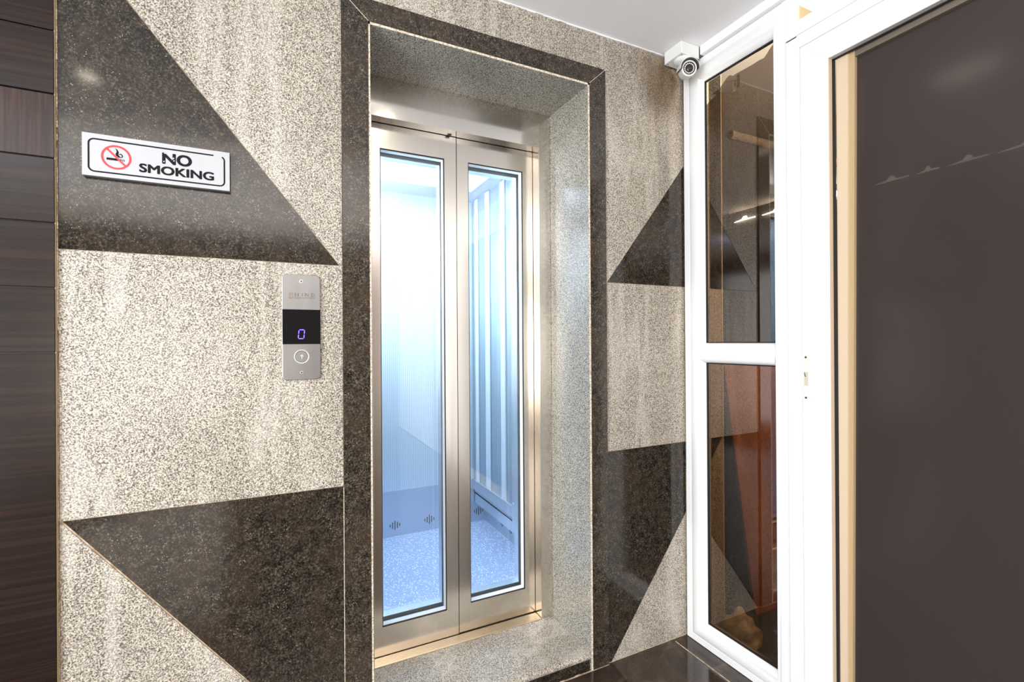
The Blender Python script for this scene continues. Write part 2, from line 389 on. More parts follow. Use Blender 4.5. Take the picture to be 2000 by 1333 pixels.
# granite surround of the opening, mitred pieces
tr = tag(empty('trim_1', (.436, 1.0, ZF)), kind='structure')
TY0 = .9945; ix0, ix1, iz = .1655, .7088, .6535
for pts in ([(X1, ZF), (ix0, ZF), (ix0, iz), (X1, TZ)], [(X2, ZF), (X2, TZ), (ix1, iz), (ix1, ZF)], [(X1+.0012, TZ), (ix0+.0006, iz+.0004), (ix1-.0006, iz+.0004), (X2-.0012, TZ)]):
    bm = bmesh.new(); prism(bm, pts, 'y', TY0, 1.010); obj('dark_granite_strip', bm, GDT, tr)
bm = bmesh.new(); prism(bm, [(X1+.0002, TZ-.0008), (X1+.0012, TZ-.0002), (ix0+.0006, iz+.0006), (ix0-.0002, iz)], 'y', TY0-.0003, TY0+.002)
prism(bm, [(X2-.0002, TZ-.0008), (X2-.0012, TZ-.0002), (ix1-.0006, iz+.0006), (ix1+.0002, iz)], 'y', TY0-.0003, TY0+.002)
obj('mitre_joint', bm, CUT, tr)
obj('side_joint', B(((X1-.0009, TY0+.0008, ZF), (X1-.0001, 1.0, -.287))), CUT, tr)
# light granite lining of the recess
ln = tag(empty('trim_2', (.436, 1.1, ZF)), kind='structure')
FY = 1.1845
obj('jamb_lining', B(((OX1, .9965, ZF), (ix1-.0006, FY+.02, iz))), GLG, ln)
obj('jamb_lining', B(((ix0+.0006, .9965, ZF), (OX0, FY+.02, iz))), GLG, ln)
obj('soffit_lining', B(((OX0, .9965, OZ), (OX1, FY+.02, iz))), GLG, ln)
obj('sawn_edge', B(((OX1-.0002, .9955, ZF), (ix1, .9968, iz)), ((ix0, .9955, ZF), (OX0+.0002, .9968, iz)), ((ix0, .9955, OZ-.0002), (ix1, .9968, iz))), CUT, ln)
# masonry behind the stone (shaft front)
struct('wall_shaft', B(((-.2, 1.10, ZF-.05), (ix0, 1.20, CZ)), ((ix1, 1.10, ZF-.05), (1.186, 1.20, CZ)), ((ix0, 1.10, iz+.001), (ix1, 1.20, CZ))), DARKR)

# ================================================================= STEP
st = tag(empty('entrance_step', (.436, 1.09, ZF)), 'low light-granite step slab with rounded front edge at the lift door', 'step')
SZ = -.7905
bm = bmesh.new(); r = .0085; pr = [(FY, SZ)]
pr = [(1.262, SZ), (1.262, SZ-.017)]+[(1.0055+.0*i, SZ-.017) for i in (0,)]
for i in range(7):
    q = math.radians(270-i*30) if i < 7 else 0
    pr.append((1.0055+r*math.cos(q), SZ-.0085+r*math.sin(q)))
P2 = [bm.verts.new((OX0+.0005, p[0], p[1])) for p in pr]; P3 = [bm.verts.new((OX1-.0005, p[0], p[1])) for p in pr]
bm.faces.new(P2); bm.faces.new(P3[::-1])
for i in range(len(pr)): bm.faces.new((P2[i], P3[i], P3[(i+1) % len(pr)], P2[(i+1) % len(pr)]))
obj('tread_slab', bm, GL, st, smooth=True)
obj('riser', B(((OX0+.0005, 1.003, ZF), (OX1-.0005, 1.262, SZ-.0172))), granite_dark('riser_granite', .8, .08), st)

# ================================================================= LIFT DOOR FRAME
fr = tag(empty('elevator_door_frame', (.436, FY, SZ)), 'brushed steel lift door frame with deep header inside the granite recess', 'door frame')
DY = 1.2204; DX0, DX1 = .2055, .6664; HZ = .553
bm = bmesh.new(); prism(bm, [(FY, HZ), (FY-.0026, .585), (FY-.0040, .606), (FY-.0048, .622), (FY-.0048, OZ-.0005), (DY+.006, OZ-.0005), (DY+.006, HZ)], 'x', OX0+.0005, .6664)
obj('header', bm, STEELH, fr, smooth=True)
obj('jamb', B(((.6668, FY, SZ), (OX1-.0004, DY+.012, OZ-.0005))), STEEL, fr, bevel=.0008)
obj('jamb', B(((OX0+.0004, FY, SZ), (DX0-.002, DY+.012, HZ-.0004))), STEEL, fr, bevel=.0008)
bm = bmesh.new(); box(bm, (OX0, DY+.004, SZ), (OX1, DY+.0045, SZ+.0001))
bm.free()
sb = bmesh.new(); box(sb, (OX0+.0006, FY, SZ), (.6650, DY+.042, SZ+.0022))
for i in range(7): box(sb, (OX0+.0006, FY+.003+i*.0045, SZ+.002), (.6650, FY+.0052+i*.0045, SZ+.0034))
obj('sill', sb, steel('sill_aluminium', (.80, .70, .56), .3, (.02, 1, 1), .03), fr)
bm = bmesh.new(); lathe(bm, (.4101, 1.2115, HZ), (0, 0, -1), [(0, .0002), (.0022, .0002), (.0022, .0012), (.0045, .0012), (.0048, .0006), (.0062, .0006), (.0062, -.001)], 24)
kh = obj('keyhole', bm, SCREW, fr); kh['label'] = 'round triangular-key release under the header'
bm = B(((DX0, DY+.028, HZ-.006), (DX1, DY+.036, HZ+.02))); obj('header_return', bm, STEELH, fr)

# ================================================================= DOOR LEAVES
def leaf(name, x0, x1, gx0, gx1, gz0, gz1, z0, z1, y, th, m, label, cat, group, glassmat, gasket=True):
    t = tag(empty(name, ((x0+x1)/2, y, z0)), label, cat, group)
    bm = bmesh.new(); O = (x0, x1, z0, z1); I = (gx0, gx1, gz0, gz1)
    ring(bm, O, I, [(0, y), (1, y), (1, y+th), (0, y+th), (0, y)], 'y')
    obj('leaf_frame', bm, m, t)
    if gasket:
        bm = bmesh.new(); O = (gx0-.0005, gx1+.0005, gz0-.0005, gz1+.0005); I = (gx0+.0013, gx1-.0013, gz0+.0013, gz1-.0013)
        ring(bm, O, I, [(0, y-.0003), (.55, y-.0003), (1, y+.001), (1, y+.004), (0, y+.004), (0, y-.0003)], 'y')
        obj('gasket', bm, RUBBER, t)
        bm = bmesh.new(); O = (gx0, gx1, gz0, gz1); I = (gx0+.0022, gx1-.0022, gz0+.0022, gz1-.0022)
        ring(bm, O, I, [(0, y+.004), (1, y+.005), (1, y+th), (0, y+th), (0, y+.004)], 'y'); obj('glazing_bead', bm, BEADM, t)
    obj('glass_pane', B(((gx0, y+th-.006, gz0), (gx1, y+th-.0035, gz1))), glassmat, t)
    return t
LZ0, LZ1 = -.7865, .5515
leaf('elevator_door_leaf', DX0, .4312, .2300, .3975, -.7145, .4895, LZ0, LZ1, DY, .020, STEEL, 'left steel and glass leaf of the lift landing door', 'elevator door', 'landing door leaves of the lift', CLEAR)
leaf('elevator_door_leaf', .4336, DX1-.0008, .4668, .6328, -.7120, .4905, LZ0+.0012, LZ1, DY+.0012, .020, STEEL, 'right steel and glass leaf of the lift landing door', 'elevator door', 'landing door leaves of the lift', CLEAR)
leaf('cabin_door_leaf', DX0, .4316, .2300, .3975, -.7125, .4850, LZ0, LZ1+.03, 1.262, .026, STEELC, 'glazed cabin door leaf seen through the left landing door leaf', 'elevator door', 'inner cabin door leaves', CLEAR, False)
leaf('cabin_door_leaf', .4330, DX1+.02, .4668, .6328, -.7105, .4850, LZ0, LZ1+.03, 1.262, .026, STEELC, 'glazed cabin door leaf seen through the right landing door leaf', 'elevator door', 'inner cabin door leaves', CLEAR, False)

# ================================================================= CABIN
cb = tag(empty('elevator_cabin', (.45, 1.62, SZ)), 'brightly lit pale blue lift cabin behind the glazed doors', 'elevator cabin')
CX0, CX1, CY0, CY1, CF, CT = .06, .818, 1.291, 1.955, -.7877, .612
obj('cabin_floor', B(((CX0-.01, CY0, CF-.02), (CX1+.01, CY1+.01, CF))), VINYL, cb)
bw = obj('back_wall', B(((CX0-.01, CY1, CF), (CX1+.01, CY1+.01, CT))), RIB, cb)
obj('side_wall', B(((CX1, 1.291, CF), (CX1+.01, CY1, CT))), STEELC, cb)
obj('side_wall', B(((CX0-.01, 1.291, CF), (CX0, CY1, CT))), STEELC, cb)
obj('cabin_ceiling', B(((CX0-.01, 1.291, CT), (CX1+.01, CY1+.01, CT+.01))), mat('cabin_ceiling_panel', (.40, .44, .62), .35, .3), cb)
obj('added_side_lamp', B(((CX0+.0005, 1.50, .12), (CX0+.012, 1.82, .46))), CABL, cb)  # added glowing panel out of sight, goes with the added cabin light
struct('wall_cabin_front', B(((CX0-.01, 1.2335, CF-.02), (DX0-.002, 1.2905, CT+.01)), ((DX1+.022, 1.2335, CF-.02), (CX1+.01, 1.2905, CT+.01)), ((DX0-.002, 1.2335, LZ1+.033), (DX1+.022, 1.2905, CT+.01))), STEELC)
kp = obj('kick_plate', B(((CX0, CY1-.004, CF), (CX1, CY1, -.603))), STEELK, cb)
kq = obj('kick_plate', B(((CX1-.004, CY0, CF), (CX1, CY1-.004, -.68))), STEELK, cb)
def vent(c, z, along, par):
    bm = bmesh.new()
    for i, h in enumerate((.006, .0125, .0185, .0125, .006)):
        d = (i-2)*.0096
        if along == 'x': box(bm, (c+d-.0018, CY1-.0048, z-h), (c+d+.0018, CY1-.0035, z+h))
        else: box(bm, (CX1-.0048, c+d-.0018, z-h), (CX1-.0035, c+d+.0018, z+h))
    obj('vent_slots', bm, INKG, par)
for x in (.4186, .5617, .275, .7838): vent(x, -.7425, 'x', kp)
for y in (1.771, 1.690, 1.52, 1.40): vent(y, -.737, 'y', kq)
sc_ = obj('side_screen', B(((.7655, 1.36, -.66), (.7695, 1.945, CT))), steel('screen_backing', (.50, .60, .66), .45, (1, 1, .05), .03), cb)
bm = B(((.757, 1.545, -.640), (.7653, 1.950, -.597)), ((.7575, 1.500, -.655), (.7651, 1.56, -.585)))
obj('screen_rail', bm, STEELC, sc_, bevel=.002)
for a, b in ((1.885, 1.915), (1.762, 1.804), (1.6165, 1.655)):
    obj('screen_bar', B(((.7585, a, -.60), (.7653, b, CT-.002))), mat('bar_%d' % (a*100), (.62, .70, .76), .35, .3), sc_, bevel=.002)
obj('screen_cap', B(((.7655, 1.36, -.70), (CX1, 1.945, -.655))), STEELC, sc_)
lp = obj('cabin_lamp', B(((.30, 1.50, CT-.006), (.70, 1.80, CT-.0005))), CEILL, cb)

# ================================================================= SIGN
sg = tag(empty('no_smoking_sign', (-.183, 1.0, .2735)), 'white rectangular NO SMOKING sign with red prohibition circle on dark granite', 'sign')
SY = .9910
bm = B(((-.2835, SY, .2740), (-.0785, SY+.0016, .3428))); obj('face_plate', bm, SIGNW, sg)
obj('backing_board', B(((-.2825, SY+.0017, .2722), (-.0779, .9999, .3420))), BLACK, sg)
pts = rrect(-.2752, -.0865, .2815, .3342, .0075, 6)
# open border: a worn stretch is missing near the top right corner
k0 = [(-.0960, .3342)]+pts[7:28]
bd = bmesh.new(); loop = pts[1:7]; loop2 = pts[7:]+[pts[0]]
stroke(bd, [(-.1030, .3342)]+pts[7:]+pts[:5], .0024, SY-.0002, SY+.0004)
obj('border_line', bd, INK, sg)
bm = bmesh.new(); stroke(bm, disc(-.2395, .3082, .0184, 48), .0032, SY-.0002, SY+.0004, True)
q = .0184*.7071; stroke(bm, [(-.2395-q*.95, .3082+q), (-.2395+q*.95, .3082-q)], .0030, SY-.0004, SY+.0004)
obj('prohibition_ring', bm, RED, sg)
bm = bmesh.new(); prism(bm, [(-.2524, .3065), (-.2524, .3028), (-.2365, .3028), (-.2392, .3065)], 'y', SY-.0002, SY+.0004)
prism(bm, [(-.2362, .3050), (-.2342, .3028), (-.2328, .3028), (-.2328, .3058), (-.2345, .3062)], 'y', SY-.0002, SY+.0004)
for x in (-.2316, -.2298): box(bm, (x, SY-.0002, .3028), (x+.0009, SY+.0004, .3062))
obj('cigarette_symbol', bm, INK, sg)
bm = bmesh.new()
prism(bm, [(-.2415, .3240), (-.2382, .3212), (-.2362, .3172), (-.2370, .3135), (-.2352, .3105), (-.2322, .3082), (-.2365, .3084), (-.2398, .3108), (-.2408, .3140), (-.2392, .3170), (-.2396, .3205)], 'y', SY-.0002, SY+.0004)
stroke(bm, [(-.2358, .3138), (-.2338, .3146), (-.2322, .3132), (-.2316, .3110), (-.2326, .3090)], .0016, SY-.0002, SY+.0004)
obj('smoke_symbol', bm, INK, sg)
tx = obj('lettering_no', text_bm('NO', -.1778, -.1350, .3078, .3272, SY+.0004, SY-.0003, .0012), INK, sg)
obj('lettering_smoking', text_bm('SMOKING', -.2095, -.1023, .2890, .3038, SY+.0004, SY-.0003, .0009), INK, sg)
bm = bmesh.new()   # chipped spots in the worn N
for x, z, s_ in ((-.1752, .3118, .0012), (-.1737, .3262, .0013), (-.1620, .3190, .0016), (-.1610, .3150, .0013), (-.1640, .3228, .0010)):
    prism(bm, [(x-s_, z-s_*.6), (x+s_*.5, z-s_), (x+s_, z+s_*.7), (x-s_*.4, z+s_)], 'y', SY-.0006, SY)
obj('paint_chip', bm, SIGNW, sg)

# ================================================================= CALL PANEL
cp = tag(empty('elevator_call_panel', (.038, 1.0, -.07)), 'tall satin steel lift call panel with black display, on the light granite', 'call panel')
PY = .9955
bm = bmesh.new(); pts = rrect(.0050, .0722, -.0700, .1310, .0085, 6); prism(bm, pts, 'y', PY, .9998); obj('face_plate', bm, PLATE, cp, bevel=.0008)
ds = obj('display', B(((.0055, PY-.0006, -.0020), (.0719, PY+.001, .0642))), DISP, cp)
bm = bmesh.new(); s0 = .0014; sk = lambda x, z: (x+(z-.0086)*.09, z)
A, Bx, C0, C1, Cm = .0326, .0424, .0086, .0255, .01705
for p, q in (((A+.001, C1), (Bx-.001, C1)), ((A+.001, C0), (Bx-.001, C0)), ((A, Cm+.0009), (A, C1-.001)), ((Bx, Cm+.0009), (Bx, C1-.001)), ((A, C0+.001), (A, Cm-.0009)), ((Bx, C0+.001), (Bx, Cm-.0009))):
    stroke(bm, [sk(*p), sk(*q)], s0, PY-.0010, PY-.0005)
obj('lit_digit', bm, DIGIT, ds)
bt = bmesh.new(); lathe(bt, (.0386, PY+.0005, -.0258), (0, -1, 0), [(.0136, 0), (.0136, .0016), (.0128, .0024), (.0115, .0018), (.0112, .0006), (.0112, .0005)], 40)
bt_o = obj('button_ring', bt, RINGM, cp, smooth=True)
bt = bmesh.new(); lathe(bt, (.0386, PY+.0005, -.0258), (0, -1, 0), [(0, .0020), (.0105, .0020), (.0110, .0014), (.0110, 0)], 40)
bb = obj('call_button', bt, PLATE, cp, smooth=True)
bm = bmesh.new(); stroke(bm, [(.0388, -.0300), (.0388, -.0222)], .0009, PY-.0019, PY-.0012)
stroke(bm, [(.0360, -.0252), (.0388, -.0221), (.0416, -.0252)], .0009, PY-.0019, PY-.0012); obj('arrow_symbol', bm, PLASTIC, bb)
for x, z, r_ in ((.0385, .1181, .0036), (.0383, -.0562, .0028)):
    bm = bmesh.new(); lathe(bm, (x, PY, z), (0, -1, 0), [(0, .0002), (.0008, .0002), (.0010, .0008), (r_*.8, .0009), (r_, .0002), (r_, -.0004)], 20); scw = obj('screw', bm, RINGM, cp)
    bm = bmesh.new(); lathe(bm, (x, PY, z), (0, -1, 0), [(0, .0011), (.0017, .0011), (.0017, .0002)], 14); obj('screw_socket', bm, SCREW, scw)
def serif(bm, ch, x, z, wd, h, y0, y1):
    t = .0009; th = .0005; sw = .0008
    def b(a0, b0, a1, b1): box(bm, (x+a0, y0, z+b0), (x+a1, y1, z+b1))
    if ch in 'HND': b(0, 0, t, h); b(-sw, 0, t+sw, th); b(-sw, h-th, t+sw, h)
    if ch == 'I': b(wd/2-t/2, 0, wd/2+t/2, h); b(wd/2-t, 0, wd/2+t, th); b(wd/2-t, h-th, wd/2+t, h)
    if ch == 'H': b(wd-t, 0, wd, h); b(wd-t-sw, 0, wd+sw, th); b(wd-t-sw, h-th, wd+sw, h); b(0, h/2-th/2, wd, h/2+th/2)
    if ch == 'N': b(wd-th, 0, wd, h); b(wd-th-sw, h-th, wd+sw, h); stroke(bm, [(x+t/2, z+h), (x+wd-th/2, z)], t, y0, y1)
    if ch == 'D': stroke(bm, [(x+t/2, z+h-th/2), (x+wd*.55, z+h-th/2), (x+wd*.92, z+h*.75), (x+wd*.96, z+h*.5), (x+wd*.92, z+h*.25), (x+wd*.55, z+th/2), (x+t/2, z+th/2)], .0008, y0, y1)
bm = bmesh.new()
for ch, x in zip('HIND', (.0275, .0374, .0452, .0562)): serif(bm, ch, x, .0897, .0060, .0058, PY-.0003, PY+.0003)
obj('lettering_hind', bm, INKG, cp)
obj('lettering_elevators', text_bm('ELEVATORS', .0272, .0622, .0852, .0878, PY+.0003, PY-.0003), INKG, cp)
bm = bmesh.new(); stroke(bm, [(.0173, .0854), (.0233, .0854), (.0233, .0950), (.0173, .0950)], .0011, PY-.0003, PY+.0003, True)
box(bm, (.0188, PY-.0003, .0868), (.0217, PY+.0003, .0872)); box(bm, (.0188, PY-.0003, .0932), (.0217, PY+.0003, .0936))
prism(bm, [(.0192, .0914), (.0214, .0914), (.0203, .0930)], 'y', PY-.0003, PY+.0003); prism(bm, [(.0192, .0892), (.0214, .0892), (.0203, .0876)], 'y', PY-.0003, PY+.0003)
obj('lift_logo', bm, INKB, cp)

# ================================================================= WINDOW (right wall, plane x = 1.03)
WX = 1.03
win = tag(empty('window_1', (WX, .85, ZF)), kind='structure')
bm = bmesh.new()
O = (.7026, .9955, ZF+.0005, .7665); I = (.7295, .9345, -.7720, .7060)
prof = [(0, WX+.027), (0, WX+.002), (.02, WX), (.30, WX), (.31, WX+.0006), (.33, WX+.0006), (.35, WX-.0003), (.62, WX-.0005), (.76, WX+.001), (.88, WX+.0055), (.96, WX+.0115), (1., WX+.017), (1., WX+.027), (0, WX+.027)]
ring(bm, O, I, prof); obj('window_frame', bm, WHITE, win, smooth=True)
bm = bmesh.new()   # glazing bar, rounded profile with pointed mitred ends
pf = [(-.0600, .018), (-.0600, .012), (-.0560, .003), (-.0500, -.0005), (-.0170, -.0005), (-.0110, .003), (-.0068, .012), (-.0068, .018)]
a = [bm.verts.new((WX+d, .9345+max(0, .016-abs(z+.0334)*.5)*(1 if d < .01 else .2), z)) for z, d in pf]
b = [bm.verts.new((WX+d, .7295-max(0, .012-abs(z+.0334)*.4)*(1 if d < .01 else .2), z)) for z, d in pf]
bm.faces.new(a); bm.faces.new(b[::-1])
for i in range(len(pf)): bm.faces.new((a[i], b[i], b[(i+1) % 8], a[(i+1) % 8]))
obj('glazing_bar', bm, WHITE, win, smooth=True)
for z0, z1 in ((-.7720, -.0600), (-.0068, .7060)):
    bm = bmesh.new(); ring(bm, (.7290, .9350, z0-.0005, z1+.0005), (.7315, .9315, z0+.0025, z1-.003), [(0, WX+.0155), (1, WX+.0168), (1, WX+.021), (0, WX+.021), (0, WX+.0155)])
    obj('gasket', bm, RUBBER, win)
    pn = obj('glass_pane', B(((WX+.0215, .727, z0-.002), (WX+.0245, .937, z1+.002))), PANE, win)
    x = WX+.0212
    if z0 < -.5: pts = [(.727, z0-.002), (.937, z0-.002), (.937, z1+.002), (.727, z1+.002)]
    else:        # the film has peeled off along the top in a ragged edge
        pts = [(.727, z0-.002), (.937, z0-.002), (.937, .640), (.916, .652), (.9015, .6705), (.9015, .6540), (.9080, .6545), (.9130, .6560), (.898, .6640), (.888, .6660), (.878, .6735), (.8700, .6790), (.8600, .6805), (.8500, .6765), (.8400, .6790), (.8200, .6800), (.7900, .6805), (.7750, .6825), (.7600, .6800), (.7500, .6860), (.7400, .6980), (.727, .7070)]
        pts = [(.727, z0-.002), (.937, z0-.002), (.937, .638), (.9265, .6475), (.9090, .6520), (.9005, .6560), (.9130, .6640), (.9020, .6650), (.8920, .6660), (.8790, .6760), (.8680, .6840), (.8590, .6870), (.8480, .6800), (.8400, .6810), (.8200, .6800), (.7900, .6795), (.7750, .6805), (.7620, .6790), (.7540, .6850), (.7460, .6930), (.727, .7060)]
    bm = bmesh.new(); prism(bm, pts, 'x', x, x+.0002); obj('tint_film', bm, FILM, pn)
obj('rear_frame_edge', B(((WX+.0272, .9325, -.7720), (WX+.029, .9350, .7060)), ((WX+.0272, .7295, -.7725), (WX+.029, .9345, -.7700)), ((WX+.0272, .7285, -.7720), (WX+.029, .7310, .7060)))  , CREAM2, win)
struct('trim_3', B(((1.018, -2.2, .7668), (1.07, .9245, CZ+.002))), WHITE, bevel=.001)
# corner filler, post and the wall over the door
struct('trim_4', B(((WX+.001, .6930, ZF), (WX+.05, .7026, .7668))), WHITE)
struct('wall_right', B(((WX+.05, -2.3, ZF-.05), (WX+.10, -.36, CZ+.05)), ((WX+.034, -.36, .664), (WX+.10, .664, CZ+.05)), ((WX+.034, .664, ZF), (WX+.05, .7026, CZ+.05)), ((WX+.034, .70, .764), (WX+.10, 1.0, CZ+.05))), CEIL)
struct('trim_5', B(((WX, .6670, .668), (WX+.035, .6932, .7668))), WHITE, bevel=.0006)

# ================================================================= SLIDING GLASS DOOR
dr = tag(empty('door_1', (WX, .2, ZF)), kind='structure')
bm = bmesh.new()
O = (-.36, .6925, -.95, .6722); I = (-.27, .6010, -1.05, .5870)
prof = [(0, WX+.04), (0, WX+.001), (.012, WX), (.345, WX), (.352, WX+.0012), (.365, WX+.0012), (.372, WX), (.985, WX), (1., WX+.0006), (1., WX+.0145)]
ring(bm, O, I, prof); obj('door_frame', bm, WHITE, dr)
SEAM = mat('frame_seam', (.70, .69, .68), .6)
bm = bmesh.new()
def sx(p, q, wd=.0005):
    d = (Vector(q)-Vector(p)).normalized(); nn = Vector((-d.y, d.x))*wd/2; p = Vector(p); q = Vector(q)
    prism(bm, [p+nn, p-nn, q-nn, q+nn], 'x', WX-.0007, WX+.002)
sx((.6926, ZF), (.6926, .6722), .0007); sx((.6920, .6722), (-.36, .6722), .0007); sx((.6600, ZF), (.6600, .6418)); sx((.6600, .6418), (-.36, .6418)); sx((.6920, .6718), (.6012, .5873), .0003)
obj('frame_seam', bm, SEAM, dr)
bm = bmesh.new(); prism(bm, [(.6925, .6722), (.6665, .7035), (-.36, .7035), (-.36, .6722)], 'x', WX-.0004, WX+.034); obj('head_track', bm, WHITE, dr)
bm = bmesh.new(); prism(bm, [(.6720, .7036), (.6380, .7036), (.6430, .7150), (.6720, .7480)], 'x', WX+.010, WX+.033)
obj('packing_block', bm, mat('raw_pine', (.72, .52, .28), .8), dr)
obj('reveal_strip', B(((WX+.0006, .5998, -.95), (WX+.0118, .6009, .5869))), CREAM, dr)  # warm lamplight on the white frame put into this cream
obj('head_reveal', B(((WX+.0006, -.27, .5862), (WX+.0118, .6009, .5869))), mat('shaded_reveal_grey', (.60, .58, .56), .4), dr)  # shade under the white frame head put into this grey
lc = obj('strike_plate', (lambda b_: (prism(b_, rrect(.6424, .6596, -.1312, -.0335, .0055), 'x', WX-.0018, WX+.001), b_)[1])(bmesh.new()), mat('ivory_plate', (.80, .79, .72), .3), dr)
lc['label'] = 'small ivory strike plate'
sl = obj('latch_recess', B(((WX-.0021, .6458, -.1150), (WX-.0015, .6545, -.0700))), mat('ivory_recess', (.62, .57, .44), .4), lc)
obj('latch_tongue', B(((WX-.0034, .6462, -.1150), (WX-.0019, .6540, -.1000))), PLASTIC, lc)
bm = bmesh.new(); stroke_p = [(.6540, -.0705), (.6505, -.0800), (.6520, -.0805), (.6548, -.0720)]; prism(bm, stroke_p, 'x', WX-.0026, WX-.0019); obj('latch_spring', bm, SCREW, lc)
for z in (-.0380, -.1258):
    bm = bmesh.new(); lathe(bm, (WX-.0016, .6511, z), (-1, 0, 0), [(0, .0004), (.0022, .0008), (.0025, -.0004)], 14); obj('screw', bm, SCREW, lc)
obj('brush_seal', B(((WX+.0120, .5950, -.95), (WX+.0155, .6060, .592)), ((WX+.0120, -.27, .5835), (WX+.0155, .6060, .592))), RUBBER, dr)
# sliding leaf, hanging slightly out of plumb behind the frame
lf = tag(empty('sliding_door_leaf', (WX+.06, .2, ZF)), 'large dark-tinted sliding glass door leaf with cream side stile', 'glass door')
LX = WX+.016
def quad_x(bm, y0t, y1t, y0b, y1b, zb, zt, x0, x1): prism(bm, [(y0b, zb), (y1b, zb), (y1t, zt), (y0t, zt)], 'x', x0, x1)
bm = bmesh.new(); quad_x(bm, .5709, .5935, .5820, .5948, ZF+.006, .600, LX, LX+.045)
obj('side_stile', bm, CREAM, lf)
bm = bmesh.new(); quad_x(bm, .5935, .5952, .5948, .5956, ZF+.006, .600, LX+.002, LX+.045)
obj('stile_lip', bm, CREAM2, lf)
bm = bmesh.new(); quad_x(bm, .5600, .5711, .5740, .5822, ZF+.006, .600, LX+.004, LX+.040)
obj('stile_bead', bm, CREAM2, lf)
obj('top_rail', B(((LX+.0044, -.34, .5735), (LX+.040, .5720, .600))), mat('shaded_rail', (.16, .13, .10), .4), lf)  # the top rail's shade is put into its dark colour
obj('bottom_rail', B(((LX, -.34, ZF+.006), (LX+.045, .5785, ZF+.06))), CREAM, lf)
bm = bmesh.new(); quad_x(bm, -.34, .5640, -.34, .5765, ZF+.05, .590, LX+.012, LX+.016)
obj('glass_pane', bm, BIGG, lf)
obj('closing_stile', B(((LX, -.36, ZF+.006), (LX+.045, -.33, .600))), CREAM, lf)

# ================================================================= JUNCTION BOX + CAMERA
jb = tag(empty('junction_box', (.986, .957, CZ)), 'square white plastic junction box under the ceiling corner', 'junction box')
obj('box_body', B(((.953, .9262, .7588), (1.0172, .9880, CZ-.0003))), PLASTIC, jb, bevel=.0015)
obj('box_lid', B(((.9525, .9257, .7566), (1.0177, .9885, .7592))), PLASTIC, jb, bevel=.0012)
for x, y in ((.960, .932), (.960, .982), (1.010, .932)):
    bm = bmesh.new(); lathe(bm, (x, y, .7566), (0, 0, -1), [(0, .0003), (.0016, .0003), (.0018, -.0003)], 12); obj('screw', bm, SCREW, jb)
ca = tag(empty('security_camera', (.982, .948, .7565)), 'small white bullet security camera with infrared LED ring under junction box', 'camera')
bm = bmesh.new(); lathe(bm, (.984, .950, .7565), (0, 0, -1), [(0, 0), (.0245, 0), (.0245, .004), (.021, .0075), (.012, .010), (0, .010)], 36); obj('mount_base', bm, PLASTIC, ca, smooth=True)
F = Vector((.965, .9111, .7113)); Bk = Vector((.9826, .9445, .7185)); axd = (F-Bk).normalized(); Lb = (F-Bk).length
bm = bmesh.new(); lathe(bm, (.985, .952, .748), (0, 0, -1), [(0, 0), (.0085, .001), (.0105, .007), (.0085, .014), (.005, .020), (0, .022)], 24); obj('ball_joint', bm, PLASTIC, ca, smooth=True)
bm = bmesh.new(); lathe(bm, Bk, axd, [(0, -.006), (.010, -.005), (.0165, 0), (.0190, .006), (.0198, Lb*.55), (.0198, Lb-.001), (.0190, Lb), (.0158, Lb), (.0154, Lb-.0016), (0, Lb-.0016)], 40)
bo = obj('camera_body', bm, PLASTIC, ca, smooth=True)
bm = bmesh.new(); lathe(bm, Bk, axd, [(0, Lb-.0012), (.0151, Lb-.0012), (.0154, Lb-.0003), (.0155, Lb-.0016)], 36); fc = obj('front_window', bm, BLACK, ca)
bm = bmesh.new(); lathe(bm, Bk, axd, [(0, Lb+.0002), (.0042, Lb+.0004), (.0064, Lb-.0002), (.0070, Lb-.0012)], 28); obj('lens', bm, mat('lens_glass', (.03, .012, .012), .06, 0, .8), fc, smooth=True)
s_ = (Vector((0, 0, 1))-axd*axd.z).normalized(); t_ = axd.cross(s_)
for i in range(16):
    a_ = 2*math.pi*i/16; c_ = Bk+axd*(Lb-.0012)+(s_*math.cos(a_)+t_*math.sin(a_))*.0116
    bm = bmesh.new(); lathe(bm, c_, axd, [(0, .0012), (.0015, .0010), (.0019, 0)], 8); obj('infrared_led', bm, LEDM, fc)
bm = bmesh.new(); lathe(bm, Bk, axd, [(.0236, .008), (.0236, Lb+.006), (.0244, Lb+.006), (.0244, .008), (.0236, .008)], 30, math.radians(-95), math.radians(95))
sv = obj('sun_shield', bm, PLASTIC, ca, smooth=True)
bm = bmesh.new(); lathe(bm, Bk, axd, [(.0206, .009), (.0206, Lb+.0060), (.0235, Lb+.0062), (.0235, .009), (.0206, .009)], 30, math.radians(-94), math.radians(94))
obj('shield_lining', bm, BLACK, sv, smooth=True)
bm = bmesh.new()
c1 = Vector((.9850, .9520, .7300)); d1 = (Bk+axd*.01-c1)
lathe(bm, c1, d1, [(.0055, 0), (.0055, d1.length)], 14); box(bm, (.978, .955, .722), (.990, .963, .742)); obj('bracket_arm', bm, PLASTIC, ca)

